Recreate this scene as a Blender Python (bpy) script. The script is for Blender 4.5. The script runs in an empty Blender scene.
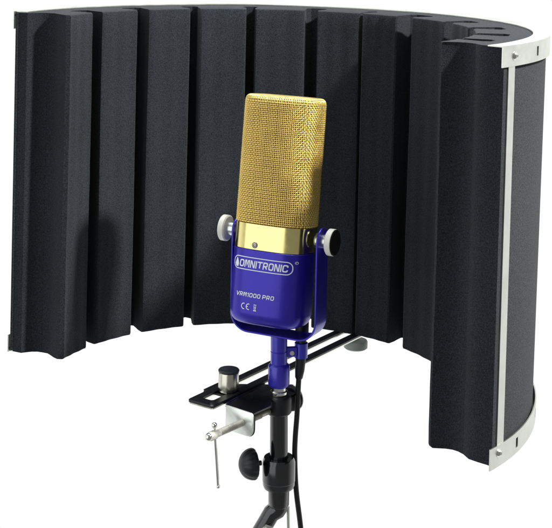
import bpy, bmesh, math, random
from mathutils import Matrix, Vector
random.seed(4)
S = 0.01                                   # everything below is written in centimetres
R = math.radians
scn = bpy.context.scene
COL = scn.collection

# ------------------------------------------------------------------ materials
def mat(name, col, rough=.5, metal=0., spec=.5, coat=0., bump=None, var=None, sheen=0., coat_rough=.08):
    """bump = (scale, strength, distance cm); var = (scale, amount, detail)"""
    m = bpy.data.materials.new(name); m.use_nodes = True
    nt = m.node_tree; b = nt.nodes['Principled BSDF']
    b.inputs['Base Color'].default_value = (*col, 1); b.inputs['Roughness'].default_value = rough
    b.inputs['Metallic'].default_value = metal; b.inputs['Specular IOR Level'].default_value = spec
    b.inputs['Coat Weight'].default_value = coat; b.inputs['Coat Roughness'].default_value = coat_rough
    b.inputs['Sheen Weight'].default_value = sheen
    tc = nt.nodes.new('ShaderNodeTexCoord')
    if var:
        n = nt.nodes.new('ShaderNodeTexNoise'); n.inputs['Scale'].default_value = var[0]
        n.inputs['Detail'].default_value = var[2]; n.inputs['Roughness'].default_value = .7
        nt.links.new(tc.outputs['Object'], n.inputs['Vector'])
        r = nt.nodes.new('ShaderNodeMapRange'); r.inputs['From Min'].default_value = .3; r.inputs['From Max'].default_value = .7
        r.inputs['To Min'].default_value = 1 - var[1]; r.inputs['To Max'].default_value = 1 + var[1]
        nt.links.new(n.outputs['Fac'], r.inputs['Value'])
        x = nt.nodes.new('ShaderNodeVectorMath'); x.operation = 'SCALE'; x.inputs[0].default_value = col
        nt.links.new(r.outputs['Result'], x.inputs['Scale']); nt.links.new(x.outputs['Vector'], b.inputs['Base Color'])
        r2 = nt.nodes.new('ShaderNodeMapRange'); r2.inputs['From Min'].default_value = .3; r2.inputs['From Max'].default_value = .7
        r2.inputs['To Min'].default_value = max(0, rough - .06); r2.inputs['To Max'].default_value = min(1, rough + .06)
        nt.links.new(n.outputs['Fac'], r2.inputs['Value']); nt.links.new(r2.outputs['Result'], b.inputs['Roughness'])
    if bump:
        n = nt.nodes.new('ShaderNodeTexNoise'); n.inputs['Scale'].default_value = bump[0]; n.inputs['Detail'].default_value = 3
        nt.links.new(tc.outputs['Object'], n.inputs['Vector'])
        bp = nt.nodes.new('ShaderNodeBump'); bp.inputs['Strength'].default_value = bump[1]; bp.inputs['Distance'].default_value = bump[2] * S
        nt.links.new(n.outputs['Fac'], bp.inputs['Height']); nt.links.new(bp.outputs['Normal'], b.inputs['Normal'])
    return m

def foam_material(name, col, cell, amount):
    m = bpy.data.materials.new(name); m.use_nodes = True
    nt = m.node_tree; b = nt.nodes['Principled BSDF']
    b.inputs['Roughness'].default_value = .95; b.inputs['Specular IOR Level'].default_value = .12
    b.inputs['Sheen Weight'].default_value = .05; b.inputs['Sheen Roughness'].default_value = .6
    tc = nt.nodes.new('ShaderNodeTexCoord')
    v = nt.nodes.new('ShaderNodeTexNoise'); v.inputs['Scale'].default_value = cell; v.inputs['Detail'].default_value = 2
    w = nt.nodes.new('ShaderNodeTexNoise'); w.inputs['Scale'].default_value = 9; w.inputs['Detail'].default_value = 4
    for n in (v, w): nt.links.new(tc.outputs['Object'], n.inputs['Vector'])
    r = nt.nodes.new('ShaderNodeMapRange'); r.inputs['From Min'].default_value = .3; r.inputs['From Max'].default_value = .72
    r.inputs['To Min'].default_value = 1 - amount; r.inputs['To Max'].default_value = 1 + amount
    nt.links.new(v.outputs['Fac'], r.inputs['Value'])
    r2 = nt.nodes.new('ShaderNodeMapRange'); r2.inputs['From Min'].default_value = .3; r2.inputs['From Max'].default_value = .7
    r2.inputs['To Min'].default_value = .85; r2.inputs['To Max'].default_value = 1.15
    nt.links.new(w.outputs['Fac'], r2.inputs['Value'])
    mu = nt.nodes.new('ShaderNodeMath'); mu.operation = 'MULTIPLY'
    nt.links.new(r.outputs['Result'], mu.inputs[0]); nt.links.new(r2.outputs['Result'], mu.inputs[1])
    x = nt.nodes.new('ShaderNodeVectorMath'); x.operation = 'SCALE'; x.inputs[0].default_value = col
    nt.links.new(mu.outputs['Value'], x.inputs['Scale']); nt.links.new(x.outputs['Vector'], b.inputs['Base Color'])
    bp = nt.nodes.new('ShaderNodeBump'); bp.inputs['Strength'].default_value = .7; bp.inputs['Distance'].default_value = .05 * S
    nt.links.new(v.outputs['Fac'], bp.inputs['Height']); nt.links.new(bp.outputs['Normal'], b.inputs['Normal'])
    return m

M_FOAM = foam_material('charcoal_foam', (.0185, .0220, .0270), 1050, .6)
M_SHELL = foam_material('dark_shell_felt', (.025, .028, .032), 950, .7)
M_ALU = mat('brushed_aluminium', (.64, .66, .61), .40, 1., var=(45, .10, 6), bump=(260, .15, .01))
M_CHROME = mat('chrome_steel', (.80, .80, .74), .16, 1., var=(90, .06, 3))
M_ZINC = mat('zinc_plated_clamp', (.82, .86, .80), .30, .85, var=(70, .06, 3))
M_KNOB = mat('nickel_knob', (.62, .62, .52), .25, 1., var=(80, .08, 3))
M_BLACK = mat('black_powder_coat', (.008, .008, .010), .33, 0, .5, bump=(500, .12, .01), var=(120, .2, 3))
M_GLOSS = mat('black_gloss_tube', (.006, .007, .009), .16, 0, .6, coat=.6, var=(60, .2, 3))
M_DULL = mat('black_moulded_plastic', (.010, .011, .014), .42, 0, .45, bump=(420, .15, .01), var=(120, .2, 3))
M_THREAD = mat('steel_thread', (.62, .61, .54), .5, .7, var=(200, .25, 4))
M_BLACKM = mat('matt_black_insert', (.006, .006, .007), .7, 0, .2)
M_CAP = mat('dark_grey_cap', (.028, .032, .042), .35, 0, .5, var=(150, .2, 3))
M_RUBBER = mat('black_rubber', (.010, .011, .013), .5, 0, .4, var=(90, .2, 3))
M_GREY = mat('grey_rubber_foot', (.36, .40, .36), .5, 0, .4, var=(90, .08, 3))
M_BLUE = mat('blue_metallic_lacquer', (.032, .020, .42), .34, .4, .4, bump=(700, .10, .01), coat=.2, var=(40, .06, 3), coat_rough=.12)
M_BLUE2 = mat('blue_lacquered_stem', (.036, .028, .50), .34, .2, .5, coat=.5, var=(40, .06, 3), coat_rough=.15)
M_GOLDW = mat('gold_wire', (.98, .75, .25), .36, 1., var=(60, .06, 3))
M_GOLDD = mat('gold_inner_gauze', (.34, .22, .05), .55, .6, bump=(900, .5, .03), var=(200, .2, 3))
M_BRASS = mat('polished_brass', (.90, .79, .33), .17, 1., var=(55, .07, 5), bump=(260, .05, .01))
M_PRINT = mat('pale_blue_print', (.80, .88, .97), .5)
M_SCREW = mat('dull_steel_screw', (.42, .40, .34), .35, 1.)
M_WHITEP = mat('white_plastic', (.80, .81, .74), .4, 0, .5, var=(60, .04, 3))
M_BOSS = mat('steel_spacer', (.7, .75, .72), .25, 1.)

# ------------------------------------------------------------------ mesh helpers
class MB:
    def __init__(s): s.v = []; s.f = []; s.X = None; s.M = None
    def p(s, q):
        q = Vector(q)
        if s.M is not None: q = s.M @ q
        if s.X: q = Vector(s.X(*q))
        s.v.append(q * S); return len(s.v) - 1
    def ring_loft(s, rings, closed=True, caps=True):
        ids = [[s.p(q) for q in r] for r in rings]; n = len(ids[0])
        for a, b in zip(ids, ids[1:]):
            for i in range(n if closed else n - 1):
                j = (i + 1) % n; s.f.append((a[i], a[j], b[j], b[i]))
        if caps: s.f.append(tuple(reversed(ids[0]))); s.f.append(tuple(ids[-1]))
    def tube(s, path, rad, n=16, caps=True, r_end=None):
        P = [Vector(q) for q in path]; rings = []; up = None
        rads = rad if isinstance(rad, (list, tuple)) else [rad] * len(P)
        for i, q in enumerate(P):
            t = (P[min(i + 1, len(P) - 1)] - P[max(i - 1, 0)]).normalized()
            if up is None: up = t.orthogonal().normalized()
            up = (up - t * up.dot(t)).normalized(); w = t.cross(up)
            rings.append([q + (up * math.cos(a) + w * math.sin(a)) * rads[i] for a in (2 * math.pi * k / n for k in range(n))])
        s.ring_loft(rings, True, caps)
    def lathe(s, prof, base=(0, 0, 0), axis=(0, 0, 1), n=40, knurl=0, kz=None):
        """prof = [(r, h)...] along axis"""
        ax = Vector(axis).normalized(); u = ax.orthogonal().normalized(); w = ax.cross(u); b = Vector(base)
        rings = []
        for r, h in prof:
            rr = []
            for k in range(n):
                a = 2 * math.pi * k / n; q = r
                if knurl and kz and kz[0] <= h <= kz[1] and k % 2: q = r - knurl
                rr.append(b + ax * h + (u * math.cos(a) + w * math.sin(a)) * q)
            rings.append(rr)
        s.ring_loft(rings, True, True)
    def prism(s, poly, z0, z1, bev=0.):
        """poly counter-clockwise plan outline"""
        n = len(poly); rings = []
        def inset(d):
            out = []
            for i in range(n):
                a, b, c = Vector(poly[i - 1]), Vector(poly[i]), Vector(poly[(i + 1) % n])
                e1 = (b - a).normalized(); e2 = (c - b).normalized()
                n1 = Vector((-e1.y, e1.x)); n2 = Vector((-e2.y, e2.x)); m = n1 + n2
                if m.length < 1e-6: m = n1
                m.normalize(); k = d / max(.35, m.dot(n1)); out.append(b + m * k)
            return out
        if bev:
            for d, z in ((bev, z0), (bev * .3, z0 + bev * .3), (0, z0 + bev), (0, z1 - bev), (bev * .3, z1 - bev * .3), (bev, z1)):
                rings.append([(q.x, q.y, z) for q in inset(d)])
        else:
            rings = [[(q[0], q[1], z) for q in poly] for z in (z0, z1)]
        s.ring_loft(rings)
    def build(s, name, m, parent=None, angle=35, label=None):
        me = bpy.data.meshes.new(name); me.from_pydata(s.v, [], s.f); me.validate()
        bm = bmesh.new(); bm.from_mesh(me); bmesh.ops.recalc_face_normals(bm, faces=bm.faces); bm.to_mesh(me); bm.free()
        me.polygons.foreach_set('use_smooth', [True] * len(me.polygons)); me.set_sharp_from_angle(angle=R(angle))
        me.materials.append(m); o = bpy.data.objects.new(name, me); COL.objects.link(o)
        if parent: o.parent = parent
        if label: o['label'] = label
        return o
def root(name, label, cat, loc=(0, 0, 0), rz=0):
    o = bpy.data.objects.new(name, None); COL.objects.link(o); o.empty_display_size = .03
    o.location = Vector(loc) * S; o.rotation_euler = (0, 0, rz); o['label'] = label; o['category'] = cat
    return o
def pol(r, a): return (r * math.cos(R(a)), r * math.sin(R(a)))
def sm(t): t = max(0, min(1, t)); return t * t * (3 - 2 * t)
def warp(x, y, z):                          # the loosely bolted panels splay a little towards the top
    k = z / 32.
    fy = -.7 + .7 * sm((x + 24) / 5) + .8 * sm((x + 18) / 16)
    return (x + k * (.45 * sm((x - 4) / 15) + .3 * sm((x - 20) / 5)), y + k * fy * .9, z)
def catmull(P, n=8):
    P = [Vector(q) for q in P]; P = [2 * P[0] - P[1]] + P + [2 * P[-1] - P[-2]]; out = []
    for i in range(1, len(P) - 2):
        a, b, c, d = P[i - 1:i + 3]
        for k in range(n):
            t = k / n; out.append(.5 * ((2 * b) + (c - a) * t + (2 * a - 5 * b + 4 * c - d) * t * t + (3 * b - a - 3 * c + d) * t ** 3))
    out.append(P[-2]); return out

# ================================================================== acoustic screen
A0, A1 = -39.4, 158.9
screen = root('acoustic_screen', 'curved charcoal foam acoustic screen with ribbed inside, white metal rims and a slotted mounting rail', 'acoustic screen')
RB = 21.6                                   # groove floor
# liner: the continuous back layer
def ann(r0, r1, a0, a1, step=1.5):
    n = max(1, int(round((a1 - a0) / step))); A = [a0 + (a1 - a0) * i / n for i in range(n + 1)]
    return [pol(r1, a) for a in A] + [pol(r0, a) for a in reversed(A)]
mb = MB(); mb.X = warp
right_cove = [(24.18, -39.4), (23.2, -39.45), (22.4, -39.35), (22.0, -38.7), (21.6, -38.0)]
left_cove = [(21.6, 156.5), (22.0, 156.55), (22.5, 157.2), (22.9, 158.2), (23.2, 159.0), (24.18, 158.8)]
n = 130
outer = [pol(24.18, A0 + (158.8 - A0) * i / n) for i in range(n + 1)]
inner = [pol(RB, 156.5 + (-38.0 - 156.5) * i / n) for i in range(n + 1)]
mb.prism(outer + [pol(*q) for q in reversed(left_cove[1:-1])] + inner + [pol(*q) for q in reversed(right_cove[1:-1])], 0, 31.95)
liner = mb.build('foam_liner', M_FOAM, screen)
# ribs: (left angle, right angle)
ribs = [(159.3, 147.6), (143.4, 130.0), (125.9, 112.2), (108.9, 94.4), (91.7, 76.2), (72.0, 58.4),
        (57.4, 45.2), (39.4, 24.5), (20.0, 6.0), (1.2, -12.0), (-16.5, -28.0), (-31.0, -39.6)]
for i, (al, ar) in enumerate(ribs):
    P = []
    rf = 18.62
    if i == 0: ls = [(19.05, 159.3), (19.6, 158.5), (20.3, 157.3), (20.9, 156.5), (RB, 156.45)]
    else: ls = [(rf + .12, al), (rf + .9, al - .15), (rf + 1.7, al - .6), (RB - .5, al - .9), (RB, al + .2)]
    if i == len(ribs) - 1: rs = [(RB, -38.0), (21.0, -37.45), (20.4, -37.4), (19.8, -37.9), (18.95, -39.6)]
    else: rs = [(RB, ar - .2), (RB - .5, ar + .9), (rf + 1.7, ar + .6), (rf + .9, ar + .15), (rf + .12, ar)]
    n = 10
    # counter-clockwise: back (from right to left angle), left side inward, face left->right, right side outward
    P += [pol(RB, rs[0][1] + (ls[-1][1] - rs[0][1]) * k / n) for k in range(n + 1)]
    P += [pol(*q) for q in reversed(ls[:-1])]
    fl = al - .45; fr = ar + .45
    n2 = 12
    P += [pol(rf + .035 * math.sin(k * 1.3 + i), fl + (fr - fl) * k / n2) for k in range(n2 + 1)]
    P += [pol(*q) for q in reversed(rs[1:])]
    mb = MB(); mb.X = warp
    # soft rounding of the cut edges at the free side only
    c = []
    rings = []
    wob = [random.uniform(-.03, .03) for _ in P]
    for d, z in [(.2, 0), (.06, .06), (0, .2)] + [(0, 1.6 * q) for q in range(1, 20)] + [(0, 31.75), (.06, 31.89), (.2, 31.95)]:
        ring = []
        for (x, y) in P:
            r = math.hypot(x, y); a_ = math.atan2(y, x)
            dd = d + .028 * math.sin(z * .23 + i * 2.1) + .008 * math.sin(z * .83 + i * 4.7 + a_ * 9) + .012 * math.sin(z * 1.7 + i + a_ * 23)
            k = (r + dd * sm((21.2 - r) / 1.5)) / r; ring.append((x * k, y * k, z))
        rings.append(ring)
    mb.ring_loft(rings)
    mb.build('foam_rib', M_FOAM, liner, 30)
# outer shell
mb = MB(); mb.X = warp
mb.prism(ann(24.2, 24.42, A0 + .6, 159.0), .12, 31.9)
mb.build('outer_shell', M_SHELL, screen)

def rim(name, z0, z1, zf, ri, slots):
    """vertical band with punched slots plus a flat flange"""
    mb = MB(); mb.X = warp
    a0, a1 = -41.0, 158.95
    A = []
    a = a0
    while a < a1: A.append(a); a += 1.2
    A.append(a1)
    cuts = set()
    for sA in slots: A += [sA - .5, sA + .5]
    A = sorted(A)
    A = [a for i, a in enumerate(A) if not any(abs(a - s_) < .48 for s_ in slots)]
    h = z1 - z0; Z = [z0, z0 + h * .27, z0 + h * .73, z1]
    ro, t = 24.72, .1
    def solid(i0, i1, za, zb):
        pa, pb = A[i0], A[i1]
    cells = {}
    for i in range(len(A) - 1):
        mid = .5 * (A[i] + A[i + 1]); hole = any(abs(mid - s_) < .5 for s_ in slots)
        for j in range(3): cells[i, j] = not (hole and j == 1)
    ids = {}
    def V(i, j, k):
        if (i, j, k) not in ids: x, y = pol(ro - k * t, A[i]); ids[i, j, k] = mb.p((x, y, Z[j]))
        return ids[i, j, k]
    N = len(A) - 1
    for (i, j), on in cells.items():
        if not on: continue
        mb.f.append((V(i, j, 0), V(i + 1, j, 0), V(i + 1, j + 1, 0), V(i, j + 1, 0)))
        mb.f.append((V(i, j, 1), V(i, j + 1, 1), V(i + 1, j + 1, 1), V(i + 1, j, 1)))
        for di, dj, e in ((-1, 0, ((0, 0), (0, 1))), (1, 0, ((1, 0), (1, 1))), (0, -1, ((0, 0), (1, 0))), (0, 1, ((0, 1), (1, 1)))):
            if not cells.get((i + di, j + dj), False):
                (p0, q0), (p1, q1) = e
                mb.f.append((V(i + p0, j + q0, 0), V(i + p1, j + q1, 0), V(i + p1, j + q1, 1), V(i + p0, j + q0, 1)))
    # flange
    zz = (zf, zf + .09)
    for lo, hi in (zz,):
        rr = [[(*pol(ri, a), lo), (*pol(ro - .101, a), lo), (*pol(ro - .101, a), hi), (*pol(ri, a), hi)] for a in A if a > (-41.5 if z0 > 5 else -38.6) and a < 158.6]
        mb.ring_loft(rr)
    return mb.build(name, M_ALU, screen, 30)
SL = [-26 + 16 * k for k in range(12)]
top = rim('top_rim', 30.42, 32.07, 31.975, 23.35, SL)
bot = rim('bottom_rim', -.1, 1.52, -.095, 23.35, [-30.4 + 16 * k for k in range(12)])
def strut(a, name='support_strip'):
    mb = MB(); mb.X = warp
    mb.prism(ann(24.44, 24.62, a - 1.3, a + 1.1, .6), .3, 31.6, 0)
    return mb.build(name, M_ALU, screen)
strut(-37.1); strut(157.2)
for lo_, hi_ in ((-39.95, -38.85),):
    mb = MB(); mb.X = warp; mb.prism(ann(24.2, 24.56, lo_, hi_, .5), .1, 31.9, 0); mb.build('edge_trim', M_FOAM, screen)
def rim_screw(a, z, parent, r=.30):
    mb = MB(); mb.X = warp
    b = (*pol(24.7, a), z); ax = (*pol(1, a), 0)
    mb.lathe([(r * 1.25, 0), (r * 1.25, .05), (r * .98, .06), (r, .12), (r * .75, .22), (r * .38, .27), (.10, .27), (.09, .14), (.02, .14)], b, ax, 20)
    mb.build('screw', M_CHROME, parent)
rim_screw(-36.7, 31.22, top); rim_screw(-38.2, .95, bot, .26)
rim_screw(157.8, 31.2, top); rim_screw(157.8, .9, bot)

# mounting rail
U = Vector((.559, .829)); Vv = Vector((.829, -.559)); O = Vector((-4.15, -3.1))
def uv(a, b): q = O + U * a + Vv * b; return (q.x, q.y)
def rr_poly(a0, a1, b0, b1, r, n=6):
    out = []
    for ca, cb, s0 in ((a1 - r, b1 - r, 0), (a0 + r, b1 - r, 90), (a0 + r, b0 + r, 180), (a1 - r, b0 + r, 270)):
        for k in range(n + 1):
            t = R(s0 + 90 * k / n); out.append((ca + r * math.cos(t), cb + r * math.sin(t)))
    return out
def slab(mb, outer, hole, z0, z1, bev=.05):
    """plate with a slot: both outlines have the same count, in (a, b) coordinates"""
    n = len(outer)
    def ins(p, c, d):
        return p
    rings = []
    def sc(P, d):
        ca = sum(q[0] for q in P) / len(P); cb = sum(q[1] for q in P) / len(P)
        return [(q[0] - math.copysign(d, q[0] - ca), q[1] - math.copysign(d, q[1] - cb)) for q in P]
    for P, z in ((hole, z0), (outer, z0), (outer, z1 - bev), (sc(outer, bev), z1), (sc(hole, -bev), z1), (hole, z1 - bev)):
        rings.append([(*uv(*q), z) for q in P])
    ids = [[mb.p(q) for q in r] for r in rings]
    for a, b in zip(ids, ids[1:] + ids[:1]):
        for i in range(n):
            j = (i + 1) % n; mb.f.append((a[i], a[j], b[j], b[i]))
mb = MB()
slab(mb, rr_poly(0, 26.2, -1.38, 1.38, .32), rr_poly(1.0, 24.8, -.62, .62, .3), -.34, -.14)
rail = mb.build('mounting_rail', M_BLACK, screen, 40)
mb = MB(); mb.prism(list(map(lambda q: uv(*q), rr_poly(0.02, 26.18, -1.36, 1.36, .32))), -.42, -.345)
# thin bright underside edge of the rail (cut with the same slot)
mb = MB(); slab(mb, rr_poly(.01, 26.19, -1.37, 1.37, .32), rr_poly(.99, 24.81, -.61, .61, .3), -.46, -.345, .01)
mb.build('rail_edge', M_CHROME, rail, 40, label='bright bare steel lower edge of the black rail')
# foot knob below the far end of the rail
kx, ky = uv(25.2, 0)
mb = MB(); mb.lathe([(.3, .5), (.3, -.2), (1.12, -.28), (1.2, -.4), (1.2, -1.0), (1.05, -1.12), (.2, -1.12)][::-1], (10.35, 18.2, -.97), (0, 0, 1), 32)
mb.build('foot_knob', M_GREY, screen)
# tall knurled fixing knob on the rail
kb = (-1.83, -.05, -.14)
mb = MB(); mb.lathe([(.82, .0), (.86, .06), (.86, .3), (.93, .34), (.93, .42), (.90, 1.55), (.84, 1.66)], kb, (0, 0, 1), 12)
k_ = mb.build('fixing_knob', M_KNOB, screen, 50)
mb = MB(); mb.lathe([(.90, 1.667), (.93, 1.72), (.93, 1.82), (.86, 1.9), (.1, 1.9)], kb, (0, 0, 1), 40)
mb.build('knob_cap', M_CAP, k_, label='black cap of the metal knob')

# clamp bracket: cross plate under the rail, top plate and two jaws, directions c (screw) and d (across)
c = Vector((.63, .777)); d = Vector((.777, -.63)); Q = Vector((-1.95, -2.45))
def cd(a, b): q = Q + c * a + d * b; return (q.x, q.y)
clamp_z1, clamp_z0 = -.48, -.68
mb = MB()
mb.prism([uv(3.5, -2.25), uv(3.5, 1.1), cd(.05, -.05), cd(0.05, 3.1), cd(2.4, 3.0), cd(3.3, 2.3), cd(3.6, 2.0), cd(5.2, 1.9), cd(5.6, 2.8), cd(6.3, 2.7), cd(6.9, .4), uv(6.2, -1.0), uv(5.6, -2.25)][::-1], clamp_z0, clamp_z1, .04)
bracket = mb.build('clamp_bracket', M_BLACK, screen)
# front jaw: bright plate with one rounded corner
def jaw(a, b0, b1, z0, z1, r, t, m, name, label=None):
    mb = MB(); P = []
    for cb, cz, s0 in ((b1 - r, z0 + r, 270), (b1 - .3, z1 - .3, 0), (b0 + .05, z1 - .05, 90), (b0 + .3, z0 + .3, 180)):
        rr = {270: r, 0: .3, 90: .05, 180: .3}[s0]
        for k in range(7):
            t_ = R(s0 + 90 * k / 6); P.append((cb + rr * math.cos(t_), cz + rr * math.sin(t_)))
    cx = sum(q[0] for q in P) / len(P); cz = sum(q[1] for q in P) / len(P)
    def ring(a_, e): return [(*cd(a_, q[0] - math.copysign(e, q[0] - cx)), q[1] - math.copysign(e, q[1] - cz)) for q in P]
    mb.ring_loft([ring(a, .04), ring(a + .04, 0), ring(a + t - .04, 0), ring(a + t, .04)])
    return mb.build(name, m, bracket, 40, label)
jaw(0, 0, 3.15, -2.6, -.49, .75, .07, M_ZINC, 'jaw_plate', 'bright zinc face of the clamp jaw')
jaw(.075, 0.03, 3.2, -2.62, -.69, .75, .13, M_BLACK, 'jaw_backing')
# far jaw with round pad
mb = MB()
pb = Vector((3.55, 1.1, -1.2))
mb.lathe([(.2, 0), (1.0, .02), (1.08, .1), (1.08, .32), (1.0, .42), (.2, .44)], pb, (.63, .777, 0), 28)
mb.build('jaw_pad', M_DULL, bracket)
mb = MB()
mb.lathe([(.2, .45), (1.12, .46), (1.16, .52), (1.1, .62), (.2, .62)], pb, (.63, .777, 0), 28)
mb.build('pad_washer', M_CHROME, bracket)
# threaded clamp screw and tommy bar
s0 = Vector((-3.13, -6.97, -1.55)); s1 = Vector((1.82, -.90, -1.55)); ax = (s1 - s0).normalized(); L = (s1 - s0).length
prof = [(.1, 0), (.34, .02), (.38, .15), (.38, .72), (.30, .80), (.30, 1.25)]
h = 1.3
while h < L - 1.2:
    prof += [(.30, h), (.22, h + .09)]; h += .18
prof += [(.24, L - 1.15), (.24, L - .1), (.18, L)]
mb = MB(); mb.lathe(prof, s0, ax, 18)
csc = mb.build('clamp_screw', M_THREAD, bracket, 60)
mb = MB()
tb0 = Vector((-2.72, -6.6, -.72)); tb1 = Vector((-2.30, -6.6, -5.78))
mb.tube([tb0, tb0.lerp(tb1, .5), tb1], .115, 10)
for q, r_ in ((tb0, .25), (tb1, .17)):
    mb.lathe([(r_ * math.sin(math.pi * k / 8) + .001, -r_ * math.cos(math.pi * k / 8)) for k in range(9)], q, (tb1 - tb0), 14)
mb.lathe([(.34 * math.sin(math.pi * k / 8) + .001, -.34 * math.cos(math.pi * k / 8)) for k in range(9)], s0, ax, 14)
mb.build('tommy_bar', M_CHROME, bracket)

# ================================================================== microphone stand
def lean(z): return 2.50 + (5.0 - z) * .0195
stand = root('microphone_stand', 'black tubular microphone stand with round side knob and bent lower arm', 'microphone stand', (lean(-8), -.1, -26))
def st(p): return Vector((p[0] - lean(-8), p[1] + .1, p[2] + 26))
PY = -.1
def sl(mb, prof, n=36, **k):
    z0, z1 = prof[0][1], prof[-1][1]
    base = Vector((lean(0), PY, 0)); axv = Vector((-.0195, 0, 1)).normalized()
    mb.lathe([(r, h) for r, h in prof], st(base), axv, n, **k)
mb = MB(); sl(mb, [(.1, -7), (.79, -7), (.79, -.62), (.70, -.52), (.1, -.52)]); mb.build('inner_tube', M_GLOSS, stand)
mb = MB(); sl(mb, [(.8, -2.05), (1.0, -2.0), (1.12, -1.85), (1.15, -.72), (1.05, -.48), (.8, -.42)]); mb.build('clamp_collar', M_DULL, stand)
mb = MB(); sl(mb, [(.3, -.40), (.72, -.40), (.76, -.3), (.76, -.05), (.66, .05), (.66, .33), (.3, .34)]); mb.build('thread_collar', M_CHROME, stand)
mb = MB(); sl(mb, [(.85, -8.5), (1.32, -8.47), (1.42, -8.2), (1.42, -7.9), (1.45, -7.86), (1.45, -6.25), (1.38, -6.0), (1.30, -5.85), (.84, -5.85), (.84, -6.1), (.80, -6.2)]); mb.build('locking_sleeve', M_GLOSS, stand)
mb = MB(); sl(mb, [(.3, -10.15), (.86, -10.1), (.93, -9.95), (.93, -8.6), (.3, -8.6)]); mb.build('lower_tube', M_GLOSS, stand)
# side knob : mushroom with flat side to the sleeve
ka = Vector((-.93, -.35, 0)).normalized(); kc = Vector((1.18, -.35, -6.3))
mb = MB(); mb.tube([st(kc), st(kc + ka * .8)], .22, 14)
mb.build('knob_stem', M_GLOSS, stand)
mb = MB()
pr = [(.15, .55), (1.18, .56), (1.27, .62), (1.33, .74)] + [(1.33 * math.cos(R(t)), .78 + 1.25 * math.sin(R(t))) for t in range(8, 90, 8)] + [(.02, 2.03)]
ax_ = ka; u_ = ax_.orthogonal().normalized(); w_ = ax_.cross(u_); rings = []
for r, h in pr:
    rings.append([st(kc + ax_ * h + (u_ * math.cos(a) + w_ * math.sin(a)) * r * (1 - .028 * (math.cos(a * 12) > .3) * (r > .5))) for a in (2 * math.pi * k / 96 for k in range(96))])
mb.ring_loft(rings); mb.build('tension_knob', M_DULL, stand, 40)
# bent arm and bolt, thin rod, lower shaft out of the picture
e0 = Vector((2.62, PY, -10.0)); ed = Vector((-.50, -.06, -.865)).normalized()
mb = MB(); mb.tube([st(q) for q in [(2.82, PY, -9.6), (2.82, PY, -9.95), (2.78, PY, -10.2), (2.66, PY, -10.45)]] + [st(e0 + ed * t) for t in (.9, 1.6, 3, 6, 6.2)], [.84, .84, .84, .82, .78, .76, .76, .76, .7], 28); mb.build('bent_arm', M_GLOSS, stand)
mb = MB(); mb.lathe([(.52, 0), (.55, .05), (.55, .14), (.36, .16), (.36, .34), (.28, .4), (.05, .4)], st((1.86, -1.02, -11.9)), (-.1, -1, .15), 6); mb.build('arm_bolt', M_CHROME, stand)
mb = MB(); mb.tube([st(q) for q in [(3.62, .1, -10.3), (3.68, .1, -12), (3.75, .1, -16), (3.8, .1, -20)]], .15, 10); mb.build('thin_rod', M_ZINC, stand)
mb = MB(); mb.tube([st(q) for q in [(-.4, -.45, -15.4), (-.3, -.4, -18), (-.2, -.4, -26)]], .9, 24); mb.build('lower_shaft', M_GLOSS, stand)

# ================================================================== microphone
PSI = R(26); ALPHA = R(7)
PX, PZ = 2.36, 13.6
BZ = .35
mic = root('ribbon_microphone', 'blue ribbon microphone with gold mesh grille and brass band, held in a U-shaped yoke', 'microphone', (PX, PY, BZ), -PSI)
HT = Matrix.Translation((-.32, 0, PZ - BZ)) @ Matrix.Rotation(-ALPHA, 4, 'X')      # tilted head inside the yoke
YT = Matrix.Translation((0, 0, PZ - BZ))
A_, B_, N_ = 3.50, 2.55, 2.95
def se(t, a=A_, b=B_, n=N_):
    c_, s_ = math.cos(t), math.sin(t)
    return (a * math.copysign(abs(c_) ** (2 / n), c_), b * math.copysign(abs(s_) ** (2 / n), s_))
def front(x, a=A_, b=B_, n=N_): return -b * (1 - min(.999, abs(x / a)) ** n) ** (1 / n)
# even arc-length outline with normals
dense = [se(2 * math.pi * k / 4000) for k in range(4000)]
cum = [0]
for k in range(4000):
    p, q = dense[k], dense[(k + 1) % 4000]; cum.append(cum[-1] + math.hypot(q[0] - p[0], q[1] - p[1]))
PER = cum[-1]
import bisect
def outline(s):
    s %= PER; k = bisect.bisect_right(cum, s) - 1; k = min(k, 3999); p, q = dense[k], dense[(k + 1) % 4000]
    f = (s - cum[k]) / max(1e-9, cum[k + 1] - cum[k]); return (p[0] + (q[0] - p[0]) * f, p[1] + (q[1] - p[1]) * f)
def onorm(s):
    a, b = outline(s - .04), outline(s + .04); t = Vector((b[0] - a[0], b[1] - a[1])).normalized(); return Vector((t.y, -t.x))
def sect(n=120, off=0.):
    out = []
    for k in range(n):
        s_ = PER * k / n; p = outline(s_); m_ = onorm(s_); out.append((p[0] + m_.x * off, p[1] + m_.y * off))
    return out
def loft_sect(mb, prof, n=120):
    mb.ring_loft([[(x, y, z) for x, y in sect(n, off)] for off, z in prof])
# body
mb = MB(); mb.M = HT
bz = -7.62
loft_sect(mb, [(-1.4, bz), (-1.0, bz + .01), (-.72, bz + .07), (-.45, bz + .2), (-.22, bz + .42), (-.07, bz + .75), (.0, bz + 1.15), (.02, -2.0), (.02, -1.24), (-.03, -1.19)])
body = mb.build('microphone_body', M_BLUE, mic, 40)
mb = MB(); mb.M = HT
loft_sect(mb, [(-.06, -1.18), (.0, -1.15), (.0, .98), (-.05, 1.03), (-.2, 1.03)])
band = mb.build('brass_band', M_BRASS, mic, 40)
mb = MB(); mb.M = HT
mb.lathe([(.27, -.03), (.27, .03), (.25, .05), (.22, .01), (.2, .01), (.19, .07), (.10, .10), (.09, .03), (.02, .03)], (-.75, front(-.75), -.78), (0, -1, 0), 20); mb.build('screw', M_SCREW, band)
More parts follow.
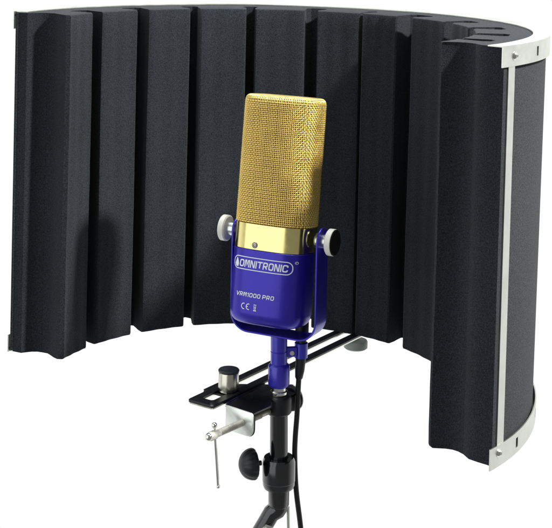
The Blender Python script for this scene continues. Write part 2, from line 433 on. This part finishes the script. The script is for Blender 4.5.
# grille: inner gauze + woven wires
TOPZ = 12.05; RR = .45
mb = MB(); mb.M = HT
g = -.11
loft_sect(mb, [(g - .1, 1.04), (g, 1.06), (g, TOPZ - RR)] + [(g - RR * (1 - math.cos(R(t))), TOPZ - .1 - RR + RR * math.sin(R(t))) for t in (20, 40, 60, 80, 90)])
gauze = mb.build('inner_gauze', M_GOLDD, mic, 60)
grille = None
mb = MB(); mb.M = HT
NV = 2 * int(PER / .168 / 2); PV = PER / NV; ZH = 1.06; NHr = int((TOPZ - RR - ZH) / .168); PHh = (TOPZ - RR - ZH) / NHr
WR = .046; AMP = .036
def wire(mb, P, N, n=5, closed=False, r=WR):
    ids = []; cnt = len(P)
    for i in range(cnt):
        a, b = (P[(i - 1) % cnt], P[(i + 1) % cnt]) if closed else (P[max(0, i - 1)], P[min(cnt - 1, i + 1)])
        t = (b - a).normalized(); u = (N[i] - t * N[i].dot(t)).normalized(); w = t.cross(u)
        ids.append([mb.p(P[i] + (u * math.cos(q) + w * math.sin(q)) * r) for q in (2 * math.pi * k / n for k in range(n))])
    for i in range(cnt if closed else cnt - 1):
        a, b = ids[i], ids[(i + 1) % cnt]
        for k in range(n): mb.f.append((a[k], a[(k + 1) % n], b[(k + 1) % n], b[k]))
for i in range(NV):
    s_ = (i + .5 + random.uniform(-.09, .09)) * PV; x, y = outline(s_); m_ = onorm(s_); P = []; N = []
    for j in range(NHr * 2 + 1):
        z = ZH + j * PHh / 2; sg = math.sin(math.pi * (j / 2)) * (1 if i % 2 else -1)
        off = AMP * sg; P.append(Vector((x + m_.x * off, y + m_.y * off, z))); N.append(Vector((m_.x, m_.y, 0)))
    for t in (15, 30, 45, 60, 75, 90):
        o = -RR * (1 - math.cos(R(t))); P.append(Vector((x + m_.x * o, y + m_.y * o, TOPZ - RR + RR * math.sin(R(t))))); N.append(Vector((m_.x * math.cos(R(t)), m_.y * math.cos(R(t)), math.sin(R(t)))))
    wire(mb, P, N)
for j in range(NHr):
    z = ZH + (j + .5 + random.uniform(-.08, .08)) * PHh; P = []; N = []
    for i in range(NV * 2):
        s_ = (i + 1) * PV / 2; x, y = outline(s_); m_ = onorm(s_)
        # opposite phase to the uprights it crosses
        k = i / 2.; sg = 0
        if i % 2 == 0:
            up = (1 if int(k) % 2 else -1) * math.sin(math.pi * (j + .5)); sg = -up
        P.append(Vector((x + m_.x * AMP * sg, y + m_.y * AMP * sg, z))); N.append(Vector((m_.x, m_.y, 0)))
    wire(mb, P, N, closed=True)
for t in (22, 48, 74):
    o = -RR * (1 - math.cos(R(t))); P = []; N = []
    for k in range(160):
        s_ = PER * k / 160; x, y = outline(s_); m_ = onorm(s_)
        P.append(Vector((x + m_.x * o, y + m_.y * o, TOPZ - RR + RR * math.sin(R(t))))); N.append(Vector((m_.x, m_.y, 0)))
    wire(mb, P, N, closed=True)
wg = mb.build('mesh_grille', M_GOLDW, mic, 180)
mb = MB(); mb.M = HT
loft_sect(mb, [(-RR - .1, TOPZ - .04), (-RR + .05, TOPZ + .0), (-RR - .02, TOPZ + .05), (-1.2, TOPZ + .06)])
mb.build('grille_cap', M_GOLDW, wg, 50)

# print on the front
def project(me, x0, z0, name, mt, parent, off=.05):
    """lay flat lettering (x, y) on the curved front of the body"""
    bm = bmesh.new(); bm.from_mesh(me)
    bmesh.ops.triangulate(bm, faces=bm.faces)
    for _ in range(2):
        es = [e for e in bm.edges if e.calc_length() > .22]
        if es: bmesh.ops.subdivide_edges(bm, edges=es, cuts=1); bmesh.ops.triangulate(bm, faces=bm.faces)
    for v in bm.verts:
        x = x0 + v.co.x; z = z0 + v.co.y
        q = HT @ Vector((x, front(x) - off, z)); v.co = q * S
    m2 = bpy.data.meshes.new(name); bm.to_mesh(m2); bm.free(); m2.materials.append(mt)
    o = bpy.data.objects.new(name, m2); COL.objects.link(o); o.parent = parent; return o
def fit(me, w, h):
    xs = [v.co.x for v in me.vertices]; ys = [v.co.y for v in me.vertices]
    cx, cy = (min(xs) + max(xs)) / 2, (min(ys) + max(ys)) / 2
    for v in me.vertices: v.co.x = (v.co.x - cx) * w / (max(xs) - min(xs)); v.co.y = (v.co.y - cy) * h / (max(ys) - min(ys)); v.co.z = 0
    return me
GL = {'O': [[(.22, 0), (.78, 0), (.95, .08), (1, .25), (1, .75), (.95, .92), (.78, 1), (.22, 1), (.05, .92), (0, .75), (0, .25), (.05, .08), 'close']],
      'M': [[(0, 0), (0, 1), (.28, 1), (.55, .25), (.82, 1), (1.1, 1), (1.1, 0)]], 'N': [[(0, 0), (0, 1), (.16, 1), (.84, 0), (1, 0), (1, 1)]],
      'I': [[(0, 0), (0, 1)]], 'T': [[(-.02, 1), (1, 1)], [(.49, 0), (.49, .93)]],
      'R': [[(0, 0), (0, 1), (.75, 1), (.93, .92), (.95, .72), (.93, .5), (.75, .42), (.09, .42)], [(.52, .36), (.95, 0)]],
      'C': [[(1, .18), (.95, .06), (.78, 0), (.22, 0), (.05, .08), (0, .25), (0, .75), (.05, .92), (.22, 1), (.78, 1), (.95, .94), (1, .82)]],
      'V': [[(0, 1), (.45, 0), (.55, 0), (1, 1)]], '1': [[(.0, .82), (.3, 1), (.3, 0)]],
      'P': [[(0, 0), (0, 1), (.75, 1), (.93, .92), (.95, .72), (.93, .5), (.75, .42), (.09, .42)]]}
GL['0'] = GL['O']
def strokes(word, h, wl, th, gap, slant=.12):
    V_, F_ = [], []; x0 = 0
    for ch in word:
        if ch == ' ': x0 += wl * .55; continue
        wch = {'I': 0, 'M': 1.1 * wl, '1': .3 * wl}.get(ch, wl)
        for si, st_ in enumerate(GL[ch]):
            cl = st_[-1] == 'close'; P = [Vector((x0 + q[0] * wl, (q[1] - .5) * (h - th))) for q in st_ if q != 'close']; n = len(P); L_, R_ = [], []
            for k in range(n):
                a = P[k - 1] if (k or cl) else None; b = P[(k + 1) % n] if (k < n - 1 or cl) else None
                e1 = (P[k] - a).normalized() if a is not None else (b - P[k]).normalized(); e2 = (b - P[k]).normalized() if b is not None else e1
                n1, n2 = Vector((-e1.y, e1.x)), Vector((-e2.y, e2.x)); m_ = (n1 + n2).normalized(); dd = (th / 2) / max(.55, m_.dot(n1))
                q = P[k]
                if a is None: q = q - e1 * th / 2 * (0 if si else 1)
                if b is None: q = q + e2 * th / 2 * (0 if ch in 'RPT' and (si or ch != 'T') else 1)
                L_.append(q + m_ * dd); R_.append(q - m_ * dd)
            for k in range(n if cl else n - 1):
                j_ = (k + 1) % n; b0 = len(V_); V_.extend([(q.x + slant * q.y, q.y, 0) for q in (L_[k], L_[j_], R_[j_], R_[k])]); F_.append((b0, b0 + 1, b0 + 2, b0 + 3))
        x0 += wch + th + gap
    me = bpy.data.meshes.new('letters'); me.from_pydata(V_, [], F_); return me
project(fit(strokes('OMNITRONIC', .64, .38, .115, .07), 4.62, .62), .16, -2.40, 'brand_lettering', M_PRINT, body)
project(fit(strokes('VRM1000 PRO', .40, .25, .075, .06), 3.7, .38), -.40, -4.98, 'model_lettering', M_PRINT, body)
def frame_mesh(w, h, r, t):
    P = []; Q_ = []
    for cx, cy, s0_ in ((w / 2 - r, h / 2 - r, 0), (-w / 2 + r, h / 2 - r, 90), (-w / 2 + r, -h / 2 + r, 180), (w / 2 - r, -h / 2 + r, 270)):
        for k in range(9):
            a = R(s0_ + 90 * k / 8); P.append((cx + r * math.cos(a), cy + r * math.sin(a), 0)); Q_.append((cx + (r - t) * math.cos(a), cy + (r - t) * math.sin(a), 0))
    n = len(P)
    # split the long straight edges
    me = bpy.data.meshes.new('frame'); V_ = []; F_ = []
    def addq(a, b, c_, d_, m):
        for i in range(m):
            f0, f1 = i / m, (i + 1) / m; k = len(V_)
            L_ = lambda p, q, f: tuple(p[z] + (q[z] - p[z]) * f for z in range(3))
            V_.extend([L_(a, b, f0), L_(a, b, f1), L_(d_, c_, f1), L_(d_, c_, f0)]); F_.append((k, k + 1, k + 2, k + 3))
    for i in range(n):
        j = (i + 1) % n; m = 14 if math.dist(P[i], P[j]) > 1 else 1
        addq(P[i], P[j], Q_[j], Q_[i], m)
    me.from_pydata(V_, [], F_); return me
project(frame_mesh(5.68, 1.12, .5, .075), -.02, -2.38, 'lettering_frame', M_PRINT, body)
# small round emblem left of the word, registered mark, CE mark and bin symbol
me = bpy.data.meshes.new('emblem')
V_ = []; F_ = []
def poly2(pts):
    k = len(V_); V_.extend([(x, y, 0) for x, y in pts]); F_.append(tuple(range(k, k + len(pts))))
poly2([(-.10, -.36), (.16, -.36), (.22, -.1), (.16, .12), (.04, .38), (-.02, .38), (-.12, .12), (-.2, -.12)])
me.from_pydata(V_, [], F_); project(me, -2.47, -2.40, 'brand_emblem', M_PRINT, body)
def ring_arc(cx, cy, r, t, a0, a1, n=14):
    for i in range(n):
        a, b = R(a0 + (a1 - a0) * i / n), R(a0 + (a1 - a0) * (i + 1) / n)
        poly2([(cx + r * math.cos(a), cy + r * math.sin(a)), (cx + r * math.cos(b), cy + r * math.sin(b)), (cx + (r - t) * math.cos(b), cy + (r - t) * math.sin(b)), (cx + (r - t) * math.cos(a), cy + (r - t) * math.sin(a))])
V_ = []; F_ = []; ring_arc(0, 0, .12, .03, 0, 360); poly2([(-.04, -.06), (-.015, -.06), (-.015, .06), (-.04, .06)]); poly2([(-.015, .03), (.04, .03), (.04, .06), (-.015, .06)])
me = bpy.data.meshes.new('mark'); me.from_pydata(V_, [], F_); project(me, 3.02, -1.88, 'registered_mark', M_PRINT, body)
V_ = []; F_ = []
ring_arc(-.18, 0, .27, .075, 90, 270); ring_arc(.30, 0, .27, .075, 90, 270); poly2([(.05, -.035), (.24, -.035), (.24, .035), (.05, .035)])
for xx in (-.18, .30):
    for sg in (-1, 1): poly2([(xx, sg * .27), (xx + .07, sg * .26), (xx + .07, sg * .19), (xx, sg * .195)][::sg])
me = bpy.data.meshes.new('ce'); me.from_pydata(V_, [], F_); project(me, -1.2, -5.98, 'conformity_mark', M_PRINT, body)
V_ = []; F_ = []
poly2([(-.13, .26), (.13, .26), (.13, .20), (-.13, .20)]); poly2([(-.11, .16), (-.06, .16), (-.04, -.14), (-.09, -.14)]); poly2([(.06, .16), (.11, .16), (.09, -.14), (.04, -.14)])
poly2([(-.04, -.09), (.04, -.09), (.04, -.14), (-.04, -.14)]); poly2([(-.04, .05), (.04, .05), (.04, .0), (-.04, .0)]); poly2([(-.14, -.20), (.14, -.20), (.14, -.29), (-.14, -.29)])
me = bpy.data.meshes.new('bin'); me.from_pydata(V_, [], F_); project(me, -.28, -5.98, 'bin_symbol', M_PRINT, body)

# yoke (upright U strap)
mb = MB(); mb.M = YT
hw, zb, rc, w, t = 4.18, -8.62, 1.75, 1.12, .17
path = [(-hw, 0.55 - .55 * 0)]
cl = []
for z in [k * .5 for k in range(0, 15)][::-1]: pass
zs = [.0 - k * .6 for k in range(0, 12)]
for z in zs: cl.append((-hw, z, (-1, 0)))
for k in range(0, 13):
    a = R(180 + 90 * k / 12); cl.append((-hw + rc + rc * math.cos(a), zb + rc + rc * math.sin(a), (math.cos(a), math.sin(a))))
for k in range(1, 8): cl.append((-hw + rc + (2 * hw - 2 * rc) * k / 8, zb, (0, -1)))
for k in range(0, 13):
    a = R(270 + 90 * k / 12); cl.append((hw - rc + rc * math.cos(a), zb + rc + rc * math.sin(a), (math.cos(a), math.sin(a))))
for z in reversed(zs): cl.append((hw, z, (1, 0)))
def strap_ring(x, z, nrm, wy):
    e = .035; P = []
    for dy, dn in ((-wy + e, -t), (wy - e, -t), (wy, -t + e), (wy, -e), (wy - e, 0), (-wy + e, 0), (-wy, -e), (-wy, -t + e)):
        P.append((x + nrm[0] * dn, dy, z + nrm[1] * dn))
    return P
rings = []
for q in (80, 65, 50, 35, 20): rings.append(strap_ring(-hw, 1.12 * math.sin(R(q)), (-1, 0), max(.06, w * math.cos(R(q)))))
rings += [strap_ring(x, z, n_, w) for x, z, n_ in cl]
for q in (20, 35, 50, 65, 80): rings.append(strap_ring(hw, 1.12 * math.sin(R(q)), (1, 0), max(.06, w * math.cos(R(q)))))
mb.ring_loft(rings)
yoke = mb.build('yoke', M_BLUE, mic, 40)
# thumb nuts, spacers
for sg, zoff in ((-1, .0), (1, .0)):
    mb = MB(); mb.M = YT
    mb.lathe([(.3, 0), (1.02, .02), (1.14, .12), (1.14, .58), (1.08, .64), (.2, .65)], (sg * (hw + (.50 if sg > 0 else .84)), 0, zoff), (sg, 0, 0), 48)
    nut = mb.build('thumb_nut', M_WHITEP, mic, 30)
    mb = MB(); mb.M = YT
    mb.lathe([(1.1, .60), (1.125, .66), (1.06, .72), (.1, .72)], (sg * (hw + (.50 if sg > 0 else .84)), 0, zoff), (sg, 0, 0), 40)
    mb.build('nut_face', M_BLACKM, nut)
    mb = MB(); mb.M = YT
    mb.lathe([(.2, 0), (.6, .0), (.6, .50 if sg > 0 else .84), (.2, .505 if sg > 0 else .845)], (sg * hw, 0, zoff), (sg, 0, 0), 28)
    mb.build('nut_collar', M_BOSS, nut)
    mb = MB(); mb.M = YT
    mb.lathe([(.2, -.02), (.62, 0), (.66, .06), (.66, .4), (.2, .42)], (sg * (hw - .62 + (.12 if sg < 0 else 0)), 0, zoff), (sg, 0, 0), 28)
    mb.build('spacer', M_BOSS, mic)
# stem
def mi(p):                                   # world point to microphone coordinates
    return Matrix.Rotation(PSI, 4, 'Z') @ (Vector(p) - Vector((PX, PY, BZ)))
sx = lean(3)
def stem(name, prof, m, parent=mic, n=40, angle=35):
    mb = MB(); axv = Vector((-.0195, 0, 1)).normalized()
    mb.lathe(prof, mi((lean(0), PY, 0)), Matrix.Rotation(PSI, 3, 'Z') @ axv, n); return mb.build(name, m, parent, angle)
stm = stem('stem', [(.3, 2.3), (.74, 2.3), (.74, 3.42), (.70, 3.46), (.70, 3.52), (.735, 3.56), (.735, 4.94), (.3, 4.95)], M_BLUE2)
stem('swivel_nut', [(.3, .36), (.80, .36), (.92, .5), (.95, .62), (.95, 2.1), (.90, 2.24), (.76, 2.38), (.3, 2.38)], M_BLUE2)
# cable clip on the stem
mb = MB(); mb.M = Matrix.Rotation(PSI, 4, 'Z') @ Matrix.Translation((-PX, -PY, -BZ))
cxx, cyy = 4.48, .5
mb.lathe([(.50, 2.72), (.585, 2.74), (.585, 4.02), (.50, 4.05)], (cxx, cyy, 0), (0, 0, 1), 28)
mb.build('cable_clip', M_BLUE2, mic)
mb = MB(); mb.M = Matrix.Rotation(PSI, 4, 'Z') @ Matrix.Translation((-PX, -PY, -BZ))
mb.prism([(3.1, -.25), (4.1, -.1), (4.1, .45), (3.1, .25)], 2.95, 3.75, .05); mb.build('clip_arm', M_BLUE2, mic)
mb = MB(); mb.M = Matrix.Rotation(PSI, 4, 'Z') @ Matrix.Translation((-PX, -PY, -BZ))
mb.lathe([(.2, 0), (.2, .07), (.1, .1), (.02, .1)], (3.68, -.16, 3.3), (.13, -1, 0), 14); mb.build('clip_screw', M_CHROME, mic)

# ================================================================== cable
cab = root('microphone_cable', 'thin black cable with plug running down beside the stand from the blue microphone', 'cable', (4.3, .5, -14))
def cc(q): return (q[0] - 4.3, q[1] - .5, q[2] + 14)
mb = MB(); mb.lathe([(.2, 4.0), (.42, 4.02), (.42, 4.30), (.58, 4.36), (.60, 4.8), (.60, 6.6), (.5, 6.75), (.2, 6.75)], cc((4.52, .55, 0)), (0, 0, 1), 28); mb.build('plug', M_DULL, cab)
mb = MB(); mb.tube([cc(q) for q in [(4.47, .5, 2.75), (4.46, .5, 2.5), (4.40, .5, 1.6), (4.34, .5, .95), (4.33, .5, .8)]], [.46, .45, .42, .34, .25], 24); mb.build('strain_relief', M_RUBBER, cab)
mb = MB(); mb.tube(catmull([cc(q) for q in [(4.34, .5, 1.1), (4.30, .5, 0), (4.24, .5, -2.3), (4.13, .5, -4.3), (4.12, .5, -6), (4.30, .5, -8.9), (4.75, .45, -12.1), (5.0, .4, -14.5), (4.9, .4, -18), (4.6, .4, -26)]], 10), .235, 14)
mb.build('cable_jacket', M_RUBBER, cab)

# ================================================================== camera
cam_d = bpy.data.cameras.new('camera'); cam = bpy.data.objects.new('camera', cam_d); COL.objects.link(cam); scn.camera = cam
ro = .021; fpx = 1354.2; D = 264 + 91.25
c0, s0_ = math.cos(ro), math.sin(ro)
m = Matrix(((c0, -s0_, 0, 0), (0, 0, -1, 0), (s0_, c0, 0, 0), (0, 0, 0, 1)))
cam.matrix_world = Matrix.Translation(Vector((2.109, -118.914, 42.23)) * S) @ m
cam_d.sensor_width = 36; cam_d.sensor_fit = 'HORIZONTAL'; cam_d.lens = fpx / 552 * 36
cam_d.shift_x = -s0_ * D / 552; cam_d.shift_y = -c0 * D / 552
cam_d.clip_start = .05; cam_d.clip_end = 100

# ================================================================== light
W = bpy.data.worlds.new('World'); scn.world = W; W.use_nodes = True; nt = W.node_tree
bg = nt.nodes['Background']
tc = nt.nodes.new('ShaderNodeTexCoord'); sp = nt.nodes.new('ShaderNodeSeparateXYZ'); nt.links.new(tc.outputs['Generated'], sp.inputs[0])
mr = nt.nodes.new('ShaderNodeMapRange'); mr.interpolation_type = 'SMOOTHSTEP'
mr.inputs['From Min'].default_value = -.45; mr.inputs['From Max'].default_value = .25
mr.inputs['To Min'].default_value = .22; mr.inputs['To Max'].default_value = 1.02
nt.links.new(sp.outputs['Y'], mr.inputs['Value']); nt.links.new(mr.outputs['Result'], bg.inputs['Strength'])
bg.inputs['Color'].default_value = (1, 1, 1, 1)
def area(name, loc, target, sx, sy, power, col=(1, 1, 1)):
    l = bpy.data.lights.new(name, 'AREA'); l.shape = 'RECTANGLE'; l.size = sx * S; l.size_y = sy * S; l.energy = power; l.color = col
    o = bpy.data.objects.new(name, l); COL.objects.link(o); o.location = Vector(loc) * S
    o.rotation_euler = (Vector(loc) - Vector(target)).to_track_quat('Z', 'Y').to_euler(); return o
tgt = Vector((2.7, -.1, 25.5)); kd = Vector((19.3, -9.9, 17.4)).normalized()
area('key_lamp', tgt + kd * 140, (0, 0, 15), 8, 8, 42, (1, .985, .95))
area('soft_box', Vector((-95, -85, 30)), (2, 0, 12), 140, 150, 8.2, (.96, .98, 1))
area('top_box', Vector((0, 25, 150)), (0, 5, 30), 70, 70, 17, (.95, 1, 1))
scn.view_settings.view_transform = 'Standard'; scn.view_settings.look = 'None'
scn.view_settings.exposure = 0; scn.view_settings.gamma = 1
